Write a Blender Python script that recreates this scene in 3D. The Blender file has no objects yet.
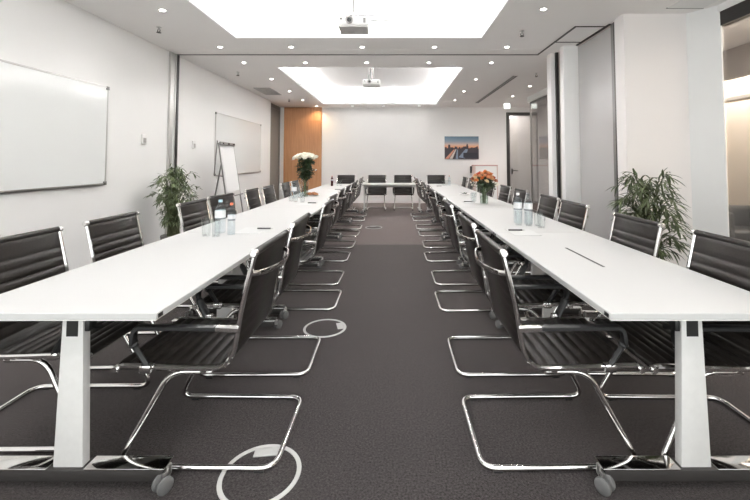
import bpy, bmesh, math, random
from mathutils import Vector, Matrix, Euler
PI = math.pi
R = math.radians
sc = bpy.context.scene
C = sc.collection
random.seed(7)

# ------------------------------------------------------------------ camera
cam_d = bpy.data.cameras.new('camera')
cam_d.sensor_width = 36.0
cam_d.lens = 385.345 / 750 * 36.0
cam_d.shift_x = -(393.745 - 375) / 750
cam_d.shift_y = -(250 - 144.725) / 750
cam_d.clip_start = 0.05
cam = bpy.data.objects.new('camera', cam_d)
C.objects.link(cam)
cam.location = (0, 0, 1.327)
cam.rotation_euler = (PI / 2 + 0.043, 0, 0)
sc.camera = cam

# ------------------------------------------------------------------ world, exposure
w = bpy.data.worlds.new('world')
sc.world = w
w.use_nodes = True
w.node_tree.nodes['Background'].inputs[0].default_value = (1.0, 0.985, 0.965, 1)
w.node_tree.nodes['Background'].inputs[1].default_value = 2.2
sc.view_settings.view_transform = 'Standard'
sc.view_settings.look = 'None'
sc.view_settings.gamma = 1.0
sc.view_settings.use_curve_mapping = False
sc.view_settings.exposure = 0.66
try:
    sc.cycles.diffuse_bounces = 12
    sc.cycles.max_bounces = 16
    sc.cycles.transparent_max_bounces = 20
    sc.cycles.sample_clamp_indirect = 6.0
except Exception:
    pass

COVE_W = 56.0     # watts per LED strip of the near cove
COVE_W_FAR = 74.0
SPOT_W = 20.0
CZ = 3.064        # ceiling height
COVES = [(-2.23, 1.245, 0.45, 5.36, COVE_W), (-2.16, 1.30, 7.06, 11.65, COVE_W_FAR)]
COVE_TOP = 3.52
LIP = 0.18


def area(name, loc, rot, sx, sy, watts, col=(1, 0.99, 0.98)):
    d = bpy.data.lights.new(name, 'AREA')
    d.shape = 'RECTANGLE'
    d.size = sx
    d.size_y = sy
    d.energy = watts
    d.color = col
    o = bpy.data.objects.new(name, d)
    C.objects.link(o)
    o.location = loc
    o.rotation_euler = rot
    return o


# LED strips lying on the ledges of the two ceiling coves, shining up and inward
for (x0, x1, y0, y1, wt) in COVES:
    z = CZ + 0.10
    t = 0.09
    mx, my, lx, ly = (x0 + x1) / 2, (y0 + y1) / 2, x1 - x0, y1 - y0
    area('cove_led', (x0 - t, my, z), (0, R(180 - 35), 0), 0.05, ly, wt * ly / 4)
    area('cove_led', (x1 + t, my, z), (0, R(180 + 35), 0), 0.05, ly, wt * ly / 4)
    area('cove_led', (mx, y0 - t, z), (R(180 + 35), 0, 0), lx, 0.05, wt * lx / 4)
    area('cove_led', (mx, y1 + t, z), (R(180 - 35), 0, 0), lx, 0.05, wt * lx / 4)


# ------------------------------------------------------------------ materials
def mat(name, col=(.8, .8, .8), rough=.5, metal=0.0, spec=.5, emit=None, estr=0, coat=0, sheen=0):
    m = bpy.data.materials.new(name)
    m.use_nodes = True
    b = m.node_tree.nodes['Principled BSDF']
    b.inputs['Base Color'].default_value = (*col, 1)
    b.inputs['Roughness'].default_value = rough
    b.inputs['Metallic'].default_value = metal
    b.inputs['Specular IOR Level'].default_value = spec
    b.inputs['Coat Weight'].default_value = coat
    b.inputs['Sheen Weight'].default_value = sheen
    b.inputs['Sheen Roughness'].default_value = .35
    b.inputs['Sheen Tint'].default_value = (1, .88, .86, 1)
    if emit:
        b.inputs['Emission Color'].default_value = (*emit, 1)
        b.inputs['Emission Strength'].default_value = estr
    return m


def noisy(m, scale, c0, c1, bump=0, bscale=None, detail=3, stretch=None, rough_var=None):
    """vary a material's base colour with object-space noise, optional bump"""
    nt = m.node_tree
    N, L = nt.nodes, nt.links
    b = N['Principled BSDF']
    tc = N.new('ShaderNodeTexCoord')
    mp = N.new('ShaderNodeMapping')
    L.new(tc.outputs['Object'], mp.inputs['Vector'])
    if stretch:
        mp.inputs['Scale'].default_value = stretch
    n = N.new('ShaderNodeTexNoise')
    n.inputs['Scale'].default_value = scale
    n.inputs['Detail'].default_value = detail
    L.new(mp.outputs[0], n.inputs['Vector'])
    r = N.new('ShaderNodeValToRGB')
    r.color_ramp.elements[0].color = (*c0, 1)
    r.color_ramp.elements[1].color = (*c1, 1)
    r.color_ramp.elements[0].position = .3
    r.color_ramp.elements[1].position = .7
    L.new(n.outputs['Fac'], r.inputs['Fac'])
    L.new(r.outputs['Color'], b.inputs['Base Color'])
    if bump:
        n2 = N.new('ShaderNodeTexNoise')
        n2.inputs['Scale'].default_value = bscale or scale
        n2.inputs['Detail'].default_value = 2
        L.new(mp.outputs[0], n2.inputs['Vector'])
        bp = N.new('ShaderNodeBump')
        bp.inputs['Strength'].default_value = bump
        bp.inputs['Distance'].default_value = .004
        L.new(n2.outputs['Fac'], bp.inputs['Height'])
        L.new(bp.outputs[0], b.inputs['Normal'])
    return m


def glassy(name, tint=(1, 1, 1), refl=.06, rough=.0, grey=0.0, greycol=(.5, .5, .5)):
    """thin clear glass: see-through with a mirror coat that grows at grazing angles"""
    m = bpy.data.materials.new(name)
    m.use_nodes = True
    nt = m.node_tree
    N, L = nt.nodes, nt.links
    N.clear()
    out = N.new('ShaderNodeOutputMaterial')
    tr = N.new('ShaderNodeBsdfTransparent')
    tr.inputs[0].default_value = (*tint, 1)
    gl = N.new('ShaderNodeBsdfGlossy')
    gl.inputs['Roughness'].default_value = rough
    lw = N.new('ShaderNodeLayerWeight')
    pw = N.new('ShaderNodeMath')
    pw.operation = 'POWER'
    pw.inputs[1].default_value = 4.0
    L.new(lw.outputs['Facing'], pw.inputs[0])
    fr = N.new('ShaderNodeMath')
    fr.operation = 'MULTIPLY'
    fr.inputs[1].default_value = .6
    L.new(pw.outputs[0], fr.inputs[0])
    mx = N.new('ShaderNodeMixShader')
    ad = N.new('ShaderNodeMath')
    ad.operation = 'ADD'
    ad.use_clamp = True
    ad.inputs[1].default_value = refl
    L.new(fr.outputs[0], ad.inputs[0])
    L.new(ad.outputs[0], mx.inputs[0])
    src = tr
    if grey:
        df = N.new('ShaderNodeBsdfDiffuse')
        df.inputs[0].default_value = (*greycol, 1)
        m2 = N.new('ShaderNodeMixShader')
        m2.inputs[0].default_value = grey
        L.new(tr.outputs[0], m2.inputs[1])
        L.new(df.outputs[0], m2.inputs[2])
        src = m2
    L.new(src.outputs[0], mx.inputs[1])
    L.new(gl.outputs[0], mx.inputs[2])
    L.new(mx.outputs[0], out.inputs[0])
    return m


WALL = noisy(mat('wall_paint', rough=.7, spec=.3), 1.2, (.87, .866, .86), (.89, .886, .88))
CEIL = noisy(mat('ceiling_paint', rough=.8, spec=.2), 1.0, (.89, .87, .855), (.91, .89, .875))
COVE = mat('cove_paint', (.92, .92, .92), .8, spec=.2)
PILLAR = noisy(mat('pillar_paint', rough=.7, spec=.3), 1.0, (.86, .83, .82), (.88, .85, .84))
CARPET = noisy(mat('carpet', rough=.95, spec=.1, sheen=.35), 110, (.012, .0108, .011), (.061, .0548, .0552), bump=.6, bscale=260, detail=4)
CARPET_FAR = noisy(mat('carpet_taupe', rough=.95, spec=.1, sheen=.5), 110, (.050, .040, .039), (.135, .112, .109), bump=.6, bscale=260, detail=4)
LAMINATE = mat('white_laminate', (.525, .526, .524), .45, spec=.25)
EDGE = mat('laminate_edge', (.72, .72, .69), .4)
LEGW = noisy(mat('white_powder_coat', rough=.4), 40, (.67, .665, .657), (.70, .695, .687))
BLACK = mat('black_plastic', (.012, .012, .013), .38)
SOCK = mat('slot_black', (.01, .01, .01), .6)
BEAM = mat('dark_beam', (.035, .032, .031), .45)
LEATHER = noisy(mat('black_leather', rough=.40, spec=.27), 90, (.012, .0098, .0087), (.019, .0158, .014), bump=.12, bscale=260)
CHROME = mat('chrome', (.80, .79, .78), .10, 1.0)
ALU = mat('aluminium', (.60, .59, .58), .3, 1.0)
GREYM = mat('grey_metal', (.22, .215, .21), .4, .6)
DARKM = mat('dark_metal', (.04, .038, .037), .4, .5)
BOARD = mat('whiteboard', (.80, .815, .81), .12, spec=.5)
PAPER = mat('paper', (.86, .86, .86), .7)
VENTG = mat('diffuser_dark_grey', (.06, .06, .06), .5)  # even dark grey, picked so the slots show inside the cove
VENTF = mat('diffuser_grey', (.15, .15, .15), .5)
WHITEP = mat('white_plastic', (.80, .79, .78), .35)
GREYP = mat('grey_plastic', (.42, .41, .40), .35)
RUBBER = mat('caster_rubber', (.13, .13, .13), .5)
GREEN = noisy(mat('palm_leaf', rough=.5), 9, (.045, .070, .030), (.15, .19, .085), detail=1)
GREEN2 = noisy(mat('bamboo_leaf', rough=.5), 9, (.028, .044, .019), (.115, .145, .060), detail=1)
DGREEN = noisy(mat('dark_leaf', rough=.5), 25, (.010, .024, .010), (.035, .065, .028), detail=1)
CANE = mat('cane', (.10, .11, .05), .6)
SOIL = mat('soil', (.03, .02, .015), .9)
POT = mat('pot_grey', (.25, .24, .23), .5)
GLASS = glassy('clear_glass', (.97, .98, .98), .05)
WINDOW = glassy('window_glass', (.72, .71, .70), .10)
DOORGL = glassy('door_glass', (.78, .78, .78), .10, grey=.35, greycol=(.42, .41, .40))
WATER = glassy('water_bottle_plastic', (.90, .94, .96), .05)
WROSE = mat('white_rose', (.86, .84, .76), .6)
STEM = mat('flower_stem', (.09, .14, .05), .5)
LAMP = mat('lamp_glow', (1, 1, 1), .5, emit=(1, .95, .86), estr=18)
PANELG = noisy(mat('grey_panel', rough=.28, spec=.6), 1.0, (.47, .46, .46), (.49, .48, .48))
NICHE = mat('niche_grey', (.20, .19, .175), .5)
CORR = noisy(mat('corridor_wall', rough=.6), 9, (.56, .51, .45), (.62, .56, .50), stretch=(1, 1, .05))


def wood(name, c0, c1, sc_=3.0):
    m = mat(name, rough=.38)
    nt = m.node_tree
    N, L = nt.nodes, nt.links
    b = N['Principled BSDF']
    tc = N.new('ShaderNodeTexCoord')
    mp = N.new('ShaderNodeMapping')
    mp.inputs['Scale'].default_value = (9, 9, .6)
    L.new(tc.outputs['Object'], mp.inputs['Vector'])
    n = N.new('ShaderNodeTexNoise')
    n.inputs['Scale'].default_value = sc_
    n.inputs['Detail'].default_value = 6
    n.inputs['Distortion'].default_value = .6
    L.new(mp.outputs[0], n.inputs['Vector'])
    r = N.new('ShaderNodeValToRGB')
    r.color_ramp.elements[0].color = (*c0, 1)
    r.color_ramp.elements[1].color = (*c1, 1)
    r.color_ramp.elements[0].position = .32
    r.color_ramp.elements[1].position = .68
    L.new(n.outputs['Fac'], r.inputs['Fac'])
    L.new(r.outputs['Color'], b.inputs['Base Color'])
    return m


WOOD = wood('oak_door', (.40, .19, .085), (.50, .26, .13))
ROSEW = mat('pink_wood_edge', (.56, .37, .35), .5)


# ------------------------------------------------------------------ mesh builder
class MB:
    def __init__(self):
        self.bm = bmesh.new()
        self.mi = 0

    def _mark(self, n0):
        self.bm.faces.ensure_lookup_table()
        if self.mi:
            for f in self.bm.faces[n0:]:
                f.material_index = self.mi

    def box(self, x0, x1, y0, y1, z0, z1, bevel=0, mtx=None, seg=2, taper=None):
        n0 = len(self.bm.faces)
        tmp = bmesh.new()
        vs = []
        for z in (z0, z1):
            for (x, y) in ((x0, y0), (x1, y0), (x1, y1), (x0, y1)):
                if taper and z == z0:
                    cx, cy = (x0 + x1) / 2, (y0 + y1) / 2
                    x, y = cx + (x - cx) * taper[0], cy + (y - cy) * taper[1]
                vs.append(tmp.verts.new((x, y, z)))
        for q in ((3, 2, 1, 0), (4, 5, 6, 7), (0, 1, 5, 4), (1, 2, 6, 5), (2, 3, 7, 6), (3, 0, 4, 7)):
            tmp.faces.new([vs[i] for i in q])
        if bevel:
            bmesh.ops.bevel(tmp, geom=list(tmp.edges), offset=bevel, segments=seg, affect='EDGES', profile=.5)
        self.merge(tmp, mtx)
        self._mark(n0)
        return self

    def merge(self, tmp, mtx=None):
        mp = {}
        for v in tmp.verts:
            mp[v] = self.bm.verts.new((mtx @ v.co) if mtx else v.co)
        for f in tmp.faces:
            nf = self.bm.faces.new([mp[v] for v in f.verts])
            nf.material_index = self.mi or f.material_index
        tmp.free()

    def tube(self, path, r, seg=8, closed=False, sect=None, up=None, cap=True):
        """sweep a circle (or sect=(halfwidth, halfheight) ellipse-ish) along path"""
        n0 = len(self.bm.faces)
        P = [Vector(p) for p in path]
        n = len(P)
        rr = r if isinstance(r, (list, tuple)) else [r] * n
        T = []
        for i in range(n):
            a = P[(i - 1) % n] if (closed or i > 0) else P[i]
            b = P[(i + 1) % n] if (closed or i < n - 1) else P[i]
            d = (b - a)
            T.append(d.normalized() if d.length > 1e-9 else Vector((0, 0, 1)))
        u = Vector(up) if up else (Vector((0, 0, 1)) if abs(T[0].z) < .9 else Vector((1, 0, 0)))
        rings = []
        for i in range(n):
            if up:
                u = Vector(up)
            u = (u - T[i] * u.dot(T[i]))
            if u.length < 1e-6:
                u = T[i].orthogonal()
            u.normalize()
            s = T[i].cross(u)
            ring = []
            for k in range(seg):
                a = 2 * PI * k / seg + PI / seg
                ca, sa = math.cos(a), math.sin(a)
                if sect:
                    e = .5
                    ca = math.copysign(abs(ca) ** e, ca)
                    sa = math.copysign(abs(sa) ** e, sa)
                    co = P[i] + s * ca * sect[0] * rr[i] + u * sa * sect[1] * rr[i]
                else:
                    co = P[i] + (s * ca + u * sa) * rr[i]
                ring.append(self.bm.verts.new(co))
            rings.append(ring)
        m = n if closed else n - 1
        for i in range(m):
            A, B = rings[i], rings[(i + 1) % n]
            for k in range(seg):
                self.bm.faces.new((A[k], A[(k + 1) % seg], B[(k + 1) % seg], B[k]))
        if cap and not closed:
            self.bm.faces.new(rings[0][::-1])
            self.bm.faces.new(rings[-1])
        self._mark(n0)
        return self

    def lathe(self, prof, at=(0, 0, 0), seg=20, mtx=None, cap_bottom=False, cap_top=False):
        n0 = len(self.bm.faces)
        tmp = bmesh.new()
        rings = []
        for (r, z) in prof:
            if r < 1e-6:
                rings.append([tmp.verts.new((at[0], at[1], at[2] + z))])
            else:
                rings.append([tmp.verts.new((at[0] + r * math.cos(2 * PI * k / seg), at[1] + r * math.sin(2 * PI * k / seg), at[2] + z)) for k in range(seg)])
        for A, B in zip(rings, rings[1:]):
            for k in range(seg):
                k2 = (k + 1) % seg
                if len(A) == 1 and len(B) > 1:
                    tmp.faces.new((A[0], B[k2], B[k]))
                elif len(B) == 1 and len(A) > 1:
                    tmp.faces.new((A[k], A[k2], B[0]))
                elif len(A) > 1:
                    tmp.faces.new((A[k], A[k2], B[k2], B[k]))
        if cap_bottom and len(rings[0]) > 1:
            tmp.faces.new(rings[0][::-1])
        if cap_top and len(rings[-1]) > 1:
            tmp.faces.new(rings[-1])
        self.merge(tmp, mtx)
        self._mark(n0)
        return self

    def grid(self, rows, both=False):
        """rows: list of lists of points"""
        n0 = len(self.bm.faces)
        V = [[self.bm.verts.new(p) for p in r] for r in rows]
        for a, b in zip(V, V[1:]):
            for i in range(len(a) - 1):
                self.bm.faces.new((a[i], a[i + 1], b[i + 1], b[i]))
        self._mark(n0)
        return self

    def poly(self, pts):
        n0 = len(self.bm.faces)
        self.bm.faces.new([self.bm.verts.new(p) for p in pts])
        self._mark(n0)
        return self

    def prism(self, pts2, axis_pts):
        """extrude a 2D outline: pts2 list of 3D points, axis_pts an offset vector"""
        n0 = len(self.bm.faces)
        off = Vector(axis_pts)
        a = [self.bm.verts.new(p) for p in pts2]
        b = [self.bm.verts.new(Vector(p) + off) for p in pts2]
        self.bm.faces.new(a[::-1])
        self.bm.faces.new(b)
        k = len(a)
        for i in range(k):
            self.bm.faces.new((a[i], a[(i + 1) % k], b[(i + 1) % k], b[i]))
        self._mark(n0)
        return self

    def build(self, name, mats, parent=None, smooth=True, angle=.7, recalc=True):
        if recalc:
            bmesh.ops.recalc_face_normals(self.bm, faces=list(self.bm.faces))
        me = bpy.data.meshes.new(name)
        self.bm.to_mesh(me)
        self.bm.free()
        for m in (mats if isinstance(mats, (list, tuple)) else [mats]):
            me.materials.append(m)
        if smooth:
            for p in me.polygons:
                p.use_smooth = True
            me.set_sharp_from_angle(angle=angle)
        o = bpy.data.objects.new(name, me)
        C.objects.link(o)
        if parent:
            o.parent = parent
        return o


def fillet(pts, rad, n=5):
    """round the corners of a polyline"""
    P = [Vector(p) for p in pts]
    out = [P[0]]
    for i in range(1, len(P) - 1):
        a, b, c = P[i - 1], P[i], P[i + 1]
        r = rad[i] if isinstance(rad, dict) and i in rad else (rad if not isinstance(rad, dict) else .03)
        d1, d2 = (a - b), (c - b)
        t = min(r, d1.length * .48, d2.length * .48)
        p0, p2 = b + d1.normalized() * t, b + d2.normalized() * t
        for k in range(n + 1):
            s = k / n
            out.append(p0 * (1 - s) ** 2 + b * 2 * s * (1 - s) + p2 * s * s)
    out.append(P[-1])
    return out


def catmull(pts, n=6):
    P = [Vector(p) for p in pts]
    P = [P[0] * 2 - P[1]] + P + [P[-1] * 2 - P[-2]]
    out = []
    for i in range(1, len(P) - 2):
        p0, p1, p2, p3 = P[i - 1:i + 3]
        for k in range(n):
            t = k / n
            out.append(.5 * ((2 * p1) + (p2 - p0) * t + (2 * p0 - 5 * p1 + 4 * p2 - p3) * t * t + (3 * p1 - p0 - 3 * p2 + p3) * t ** 3))
    out.append(P[-2])
    return out


def tag(o, label=None, cat=None, group=None, kind=None):
    if label:
        o['label'] = label
    if cat:
        o['category'] = cat
    if group:
        o['group'] = group
    if kind:
        o['kind'] = kind
    return o


def thing(name, label, cat, loc=(0, 0, 0), rz=0, group=None):
    o = bpy.data.objects.new(name, None)
    C.objects.link(o)
    o.location = loc
    o.rotation_euler = (0, 0, rz)
    o.empty_display_size = .1
    return tag(o, label, cat, group)


def copy_tree(o, parent=None):
    c = o.copy()
    C.objects.link(c)
    if parent:
        c.parent = parent
    for ch in list(o.children):
        copy_tree(ch, c)
    return c


def place(proto, used, loc, rz, label, group=None):
    o = proto if not used else copy_tree(proto)
    o.location = loc
    o.rotation_euler = (0, 0, rz)
    o['label'] = label
    if group:
        o['group'] = group
    return o


def struct(name, mb, m, parent=None, smooth=False):
    o = mb.build(name, m, parent, smooth=smooth)
    if not parent:
        o['kind'] = 'structure'
    return o


ORD = ['nearest', 'second', 'third', 'fourth', 'fifth', 'sixth', 'seventh', 'eighth', 'ninth', 'tenth']

# ================================================================== SETTING
YB = 12.36        # far wall
YR = -1.0         # rear wall, behind the camera
XL = -3.56
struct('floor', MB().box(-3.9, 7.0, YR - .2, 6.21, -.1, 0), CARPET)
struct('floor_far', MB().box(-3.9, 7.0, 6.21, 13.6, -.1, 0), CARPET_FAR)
struct('wall_left', MB().box(XL - .15, XL, YR, 11.1, 0, CZ), WALL)
struct('wall_niche', MB().box(XL - .22, XL - .12, 11.1, YB, 0, CZ), WALL)
struct('wall_back', MB().box(XL - .3, 3.62, YB, YB + .15, 0, CZ), WALL)
# rear wall behind the camera, with an unseen window added for fill daylight
struct('wall_rear', MB().box(XL - .3, 7.0, YR - .15, YR, 0, .06).box(XL - .3, 7.0, YR - .15, YR, 2.90, CZ).box(XL - .3, -3.3, YR - .15, YR, .06, 2.90).box(3.3, 7.0, YR - .15, YR, .06, 2.90), WALL)
t = bpy.data.objects.new('fill_window_rear', None)
C.objects.link(t)
t['kind'] = 'structure'
t.location = (0, YR - .08, 0)
WINCLEAR = glassy('window_clear', (.93, .95, .95), .03)
MB().box(-3.3, 3.3, -.006, .006, .06, 2.90).build('pane', WINCLEAR, t, smooth=False)
f = MB()
for k in range(5):
    f.box(-3.3 + 1.65 * k - .03, -3.3 + 1.65 * k + .03, -.04, .04, .06, 2.90)
f.box(-3.3, 3.3, -.04, .04, .06, .12).box(-3.3, 3.3, -.04, .04, 2.84, 2.90)
f.build('frame', GREYM, t, smooth=False)

# ceiling with two openings
mb = MB()
cx0, cx1, cy0, cy1 = -3.9, 7.0, YR - .2, 13.6
(ax0, ax1, ay0, ay1, _), (bx0, bx1, by0, by1, _) = COVES
T = .05
mb.box(cx0, cx1, cy0, ay0, CZ, CZ + T)
mb.box(cx0, ax0, ay0, ay1, CZ, CZ + T)
mb.box(ax1, cx1, ay0, ay1, CZ, CZ + T)
mb.box(cx0, cx1, ay1, by0, CZ, CZ + T)
mb.box(cx0, bx0, by0, by1, CZ, CZ + T)
mb.box(bx1, cx1, by0, by1, CZ, CZ + T)
mb.box(cx0, cx1, by1, cy1, CZ, CZ + T)
struct('ceiling', mb, CEIL)
for i, (x0, x1, y0, y1, _) in enumerate(COVES):
    mb = MB()
    a0, a1, b0, b1 = x0 - LIP, x1 + LIP, y0 - LIP, y1 + LIP
    mb.box(a0 - .05, a0, b0, b1, CZ + T, COVE_TOP)
    mb.box(a1, a1 + .05, b0, b1, CZ + T, COVE_TOP)
    mb.box(a0 - .05, a1 + .05, b0 - .05, b0, CZ + T, COVE_TOP)
    mb.box(a0 - .05, a1 + .05, b1, b1 + .05, CZ + T, COVE_TOP)
    mb.box(a0 - .05, a1 + .05, b0 - .05, b1 + .05, COVE_TOP, COVE_TOP + .05)
    o = struct('ceiling_cove', mb, COVE)
    # white edge trims of the opening
    mb = MB()
    e = .022
    mb.box(x0 - .004, x0 + .012, y0, y1, CZ - .004, CZ + T + .02)
    mb.box(x1 - .012, x1 + .004, y0, y1, CZ - .004, CZ + T + .02)
    mb.box(x0, x1, y0 - .004, y0 + .012, CZ - .004, CZ + T + .02)
    mb.box(x0, x1, y1 - .012, y1 + .004, CZ - .004, CZ + T + .02)
    struct('trim_%d' % (i + 1), mb, COVE)
    # slot diffuser on the far upright of the cove
    word = ('near', 'far')[i]
    t = thing('slot_diffuser', 'long white linear air diffuser on the far side inside the %s ceiling cove' % word, 'air vent', ((x0 + x1) / 2, b1, 3.39), 0)
    hw = 1.46
    MB().box(-hw, hw, -.012, 0, -.065, .065).build('backing', VENTG, t, smooth=False)
    f = MB()
    f.box(-hw - .015, hw + .015, -.02, 0, .06, .075)
    f.box(-hw - .015, hw + .015, -.02, 0, -.075, -.06)
    for xx in (-hw, -hw * .48, hw * .5, hw):
        f.box(xx - .012, xx + .012, -.02, 0, -.06, .06)
    f.build('frame', VENTF, t, smooth=False)
    sl = MB()
    for k in range(3):
        zz = -.04 + .04 * k
        sl.box(-hw, hw, -.018, -.010, zz - .013, zz + .013)
    sl.build('blade', VENTF, t, smooth=False)
# side diffuser, far cove
t = thing('slot_diffuser', 'short white air diffuser on the left side inside the far ceiling cove', 'air vent', (bx0 - LIP, 9.7, 3.40), 0)
MB().box(0, .012, -.8, .8, -.055, .055).build('backing', GREYP, t, smooth=False)
f = MB()
f.box(0, .02, -.82, .82, .05, .065).box(0, .02, -.82, .82, -.065, -.05).box(0, .02, -.82, -.8, -.05, .05).box(0, .02, .8, .82, -.05, .05)
f.box(.01, .016, -.8, .8, -.012, .012)
f.build('frame', WHITEP, t, smooth=False)

# folding wall track
mb = MB()
mb.box(XL, 2.36, 6.185, 6.235, CZ - .006, CZ + .002)
struct('trim_3', mb, GREYM)
mb = MB()
mb.box(2.33, 2.36, 4.90, 6.20, CZ - .006, CZ + .002)
mb.box(2.33, 2.74, 4.885, 4.91, CZ - .006, CZ + .002)
mb.box(2.36, 2.74, 5.54, 5.56, CZ - .006, CZ + .002)
mb.box(2.72, 2.75, 4.80, 5.69, CZ - .012, CZ + .002)
struct('trim_4', mb, DARKM)
mb = MB().box(XL, 2.33, 5.93, 5.945, CZ - .003, CZ + .001)
struct('trim_5', mb, PILLAR)
# left post of the folding wall
mb = MB()
mb.box(XL, XL + .035, 6.04, 6.10, 0, CZ)
mb.box(XL, XL + .02, 6.10, 6.17, 0, CZ)
mb.box(XL, XL + .035, 6.17, 6.21, 0, CZ)
mb.mi = 1
mb.box(XL, XL + .045, 6.21, 6.26, 0, CZ)
struct('trim_6', mb, [ALU, DARKM])
# baseboards
struct('baseboard_left', MB().box(XL, XL + .012, YR, 11.1, 0, .07), PILLAR)
struct('baseboard_back', MB().box(-2.29, 3.62, YB - .012, YB, 0, .07), PILLAR)

# left niche with grey door and the oak door on the far wall
t = bpy.data.objects.new('door_1', None)
C.objects.link(t)
t['kind'] = 'structure'
t.location = (XL - .12, 11.7, 0)
MB().box(0, .03, -.52, .50, 0, 2.93, .004).build('leaf', NICHE, t, smooth=False)
f = MB().box(0, .05, -.58, -.52, 0, 3.0).box(0, .05, .50, .58, 0, 3.0).box(0, .05, -.58, .58, 2.93, CZ - .01)
f.build('frame', GREYM, t, smooth=False)
t = bpy.data.objects.new('door_2', None)
C.objects.link(t)
t['kind'] = 'structure'
t.location = (-2.92, YB, 0)
MB().box(-.60, .61, -.045, 0, .01, CZ - .005, .003).build('leaf', WOOD, t, smooth=False)
h = MB()
h.lathe([(0, 0), (.03, 0), (.03, .008), (.012, .012), (.012, .05), (0, .05)], mtx=Matrix.Translation((.44, -.045, 1.05)) @ Matrix.Rotation(PI / 2, 4, 'X'), seg=14)
h.tube([(.44, -.09, 1.05), (.33, -.09, 1.05)], .011)
h.build('handle', CHROME, t)

# ---- right-hand side, far half: partition jamb wall, glazed wall and door
struct('wall_right', MB().box(2.52, 3.9, 6.12, 6.28, 0, CZ), WALL)
mb = MB()
mb.box(2.585, 2.625, 6.08, 6.12, 0, CZ)
mb.mi = 1
mb.box(2.625, 2.70, 6.07, 6.12, 0, CZ)
struct('trim_7', mb, [DARKM, ALU])
struct('wall_right_return', MB().box(2.545, 3.9, 5.72, 5.85, 0, CZ), WALL)
# pillar
struct('wall_pillar', MB().box(2.705, 3.62, 4.47, 4.66, 0, CZ), PILLAR)
# stored folding panel beside the pillar
t = bpy.data.objects.new('wall_folding_panel', None)
C.objects.link(t)
t['kind'] = 'structure'
t.location = (2.75, 5.2, 0)
MB().box(0, .09, -.40, .49, .02, CZ - .03, .003).build('panel_face', PANELG, t, smooth=False)
e = MB().box(-.012, .10, -.47, -.40, 0, CZ - .01)
e.build('edge_profile', GREYM, t, smooth=False)
MB().box(-.02, .0, -.535, -.47, 0, CZ - .01).build('seal', DARKM, t, smooth=False)
# glazed right wall, far half
t = bpy.data.objects.new('window_2', None)
C.objects.link(t)
t['kind'] = 'structure'
t.location = (3.69, 6.28, 0)
MB().box(0, .012, 0, 4.08, .05, 2.90).build('pane', WINDOW, t, smooth=False)
f = MB().box(-.02, .03, 0, 4.08, 0, .05).box(-.015, .03, 0, 4.08, 2.87, 2.92)
f.box(-.012, .024, 4.04, 4.08, .05, 2.87).box(-.012, .024, 2.02, 2.05, .05, 2.87)
f.build('frame', GREYM, t, smooth=False)
struct('trim_8', MB().box(3.62, 3.80, 6.28, 10.40, 2.92, CZ), WALL)
# back glass door
t = bpy.data.objects.new('door_3', None)
C.objects.link(t)
t['kind'] = 'structure'
t.location = (3.62, YB, 0)
MB().box(.10, .98, .03, .045, .05, 2.82).build('pane', DOORGL, t, smooth=False)
f = MB().box(0, .10, -.02, .10, 0, 2.90).box(.10, 1.0, -.02, .10, 2.80, 2.90).box(.98, 1.06, -.02, .10, 0, 2.90).box(.10, .98, 0, .08, 0, .06)
f.build('frame', DARKM, t, smooth=False)
h = MB().box(.15, .19, -.02, .03, .92, 1.10, .004).tube([(.17, -.03, 1.03), (.17, -.06, 1.03), (.33, -.06, 1.03)], .012)
h.build('handle', DARKM, t)
struct('wall_back_header', MB().box(3.62, 4.70, YB, YB + .15, 2.90, CZ), WALL)
struct('wall_alcove', MB().box(4.62, 4.72, 10.4, YB, 0, CZ), PILLAR)
# rooms behind the glass
struct('wall_corridor_far', MB().box(3.3, 5.6, 13.4, 13.5, 0, CZ), PILLAR)
struct('wall_side_room', MB().box(5.05, 5.15, 6.2, 13.4, 0, CZ), CORR)
struct('wall_side_room_end', MB().box(3.72, 5.1, 6.14, 6.24, 0, CZ), PILLAR)

# ---- right-hand side, near half: angled white panel and window wall
mb = MB()
mb.prism([(3.42, 4.50, 0), (3.62, 4.21, 0), (3.64, 4.215, 0), (3.64, 4.55, 0)], (0, 0, CZ))
struct('wall_angled_panel', mb, noisy(mat('panel_white', rough=.45), 1.0, (.78, .785, .78), (.80, .805, .80)))
t = bpy.data.objects.new('window_1', None)
C.objects.link(t)
t['kind'] = 'structure'
t.location = (3.65, 4.22, 0)
MB().box(0, .012, -5.2, 0, .05, 2.86).build('pane', WINDOW, t, smooth=False)
f = MB().box(-.02, .05, -5.2, 0, 0, .05).box(-.03, .06, -5.2, .02, 2.83, 2.985)
for yy in (-1.9, -3.6):
    f.box(-.01, .03, yy - .015, yy + .015, .05, 2.86)
f.build('frame', DARKM, t, smooth=False)
struct('trim_9', MB().box(3.61, 3.80, YR, 4.26, 2.985, CZ), WALL)
struct('wall_corridor', MB().box(5.75, 5.85, YR, 7.3, 0, CZ), CORR)
struct('wall_corridor_end', MB().box(5.15, 5.85, 7.2, 7.3, 0, CZ), CORR)
struct('wall_corridor_corner', MB().box(3.95, 5.15, 6.28, 6.34, 0, CZ), CORR)
struct('trim_10', MB().box(5.20, 5.28, YR, 7.2, 2.60, CZ), mat('band_box_taupe', (.33, .29, .26), .6))  # added box above the lit band that imitates a reflection
struct('trim_11', MB().box(5.72, 5.75, YR, 7.2, 2.36, 2.42), NICHE)  # added rail, the dark line below that band
area('added_band_lamp', (5.36, 3.1, 2.80), (0, R(-35), 0), .08, 8.0, 190, (1, .95, .86))  # added lamp; its lit wall band stands in for a reflection in the glass
area('corridor_ceiling_light', (4.6, 3.2, CZ - .02), (0, 0, 0), .7, 3.4, 80, (1, .95, .88))
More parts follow.
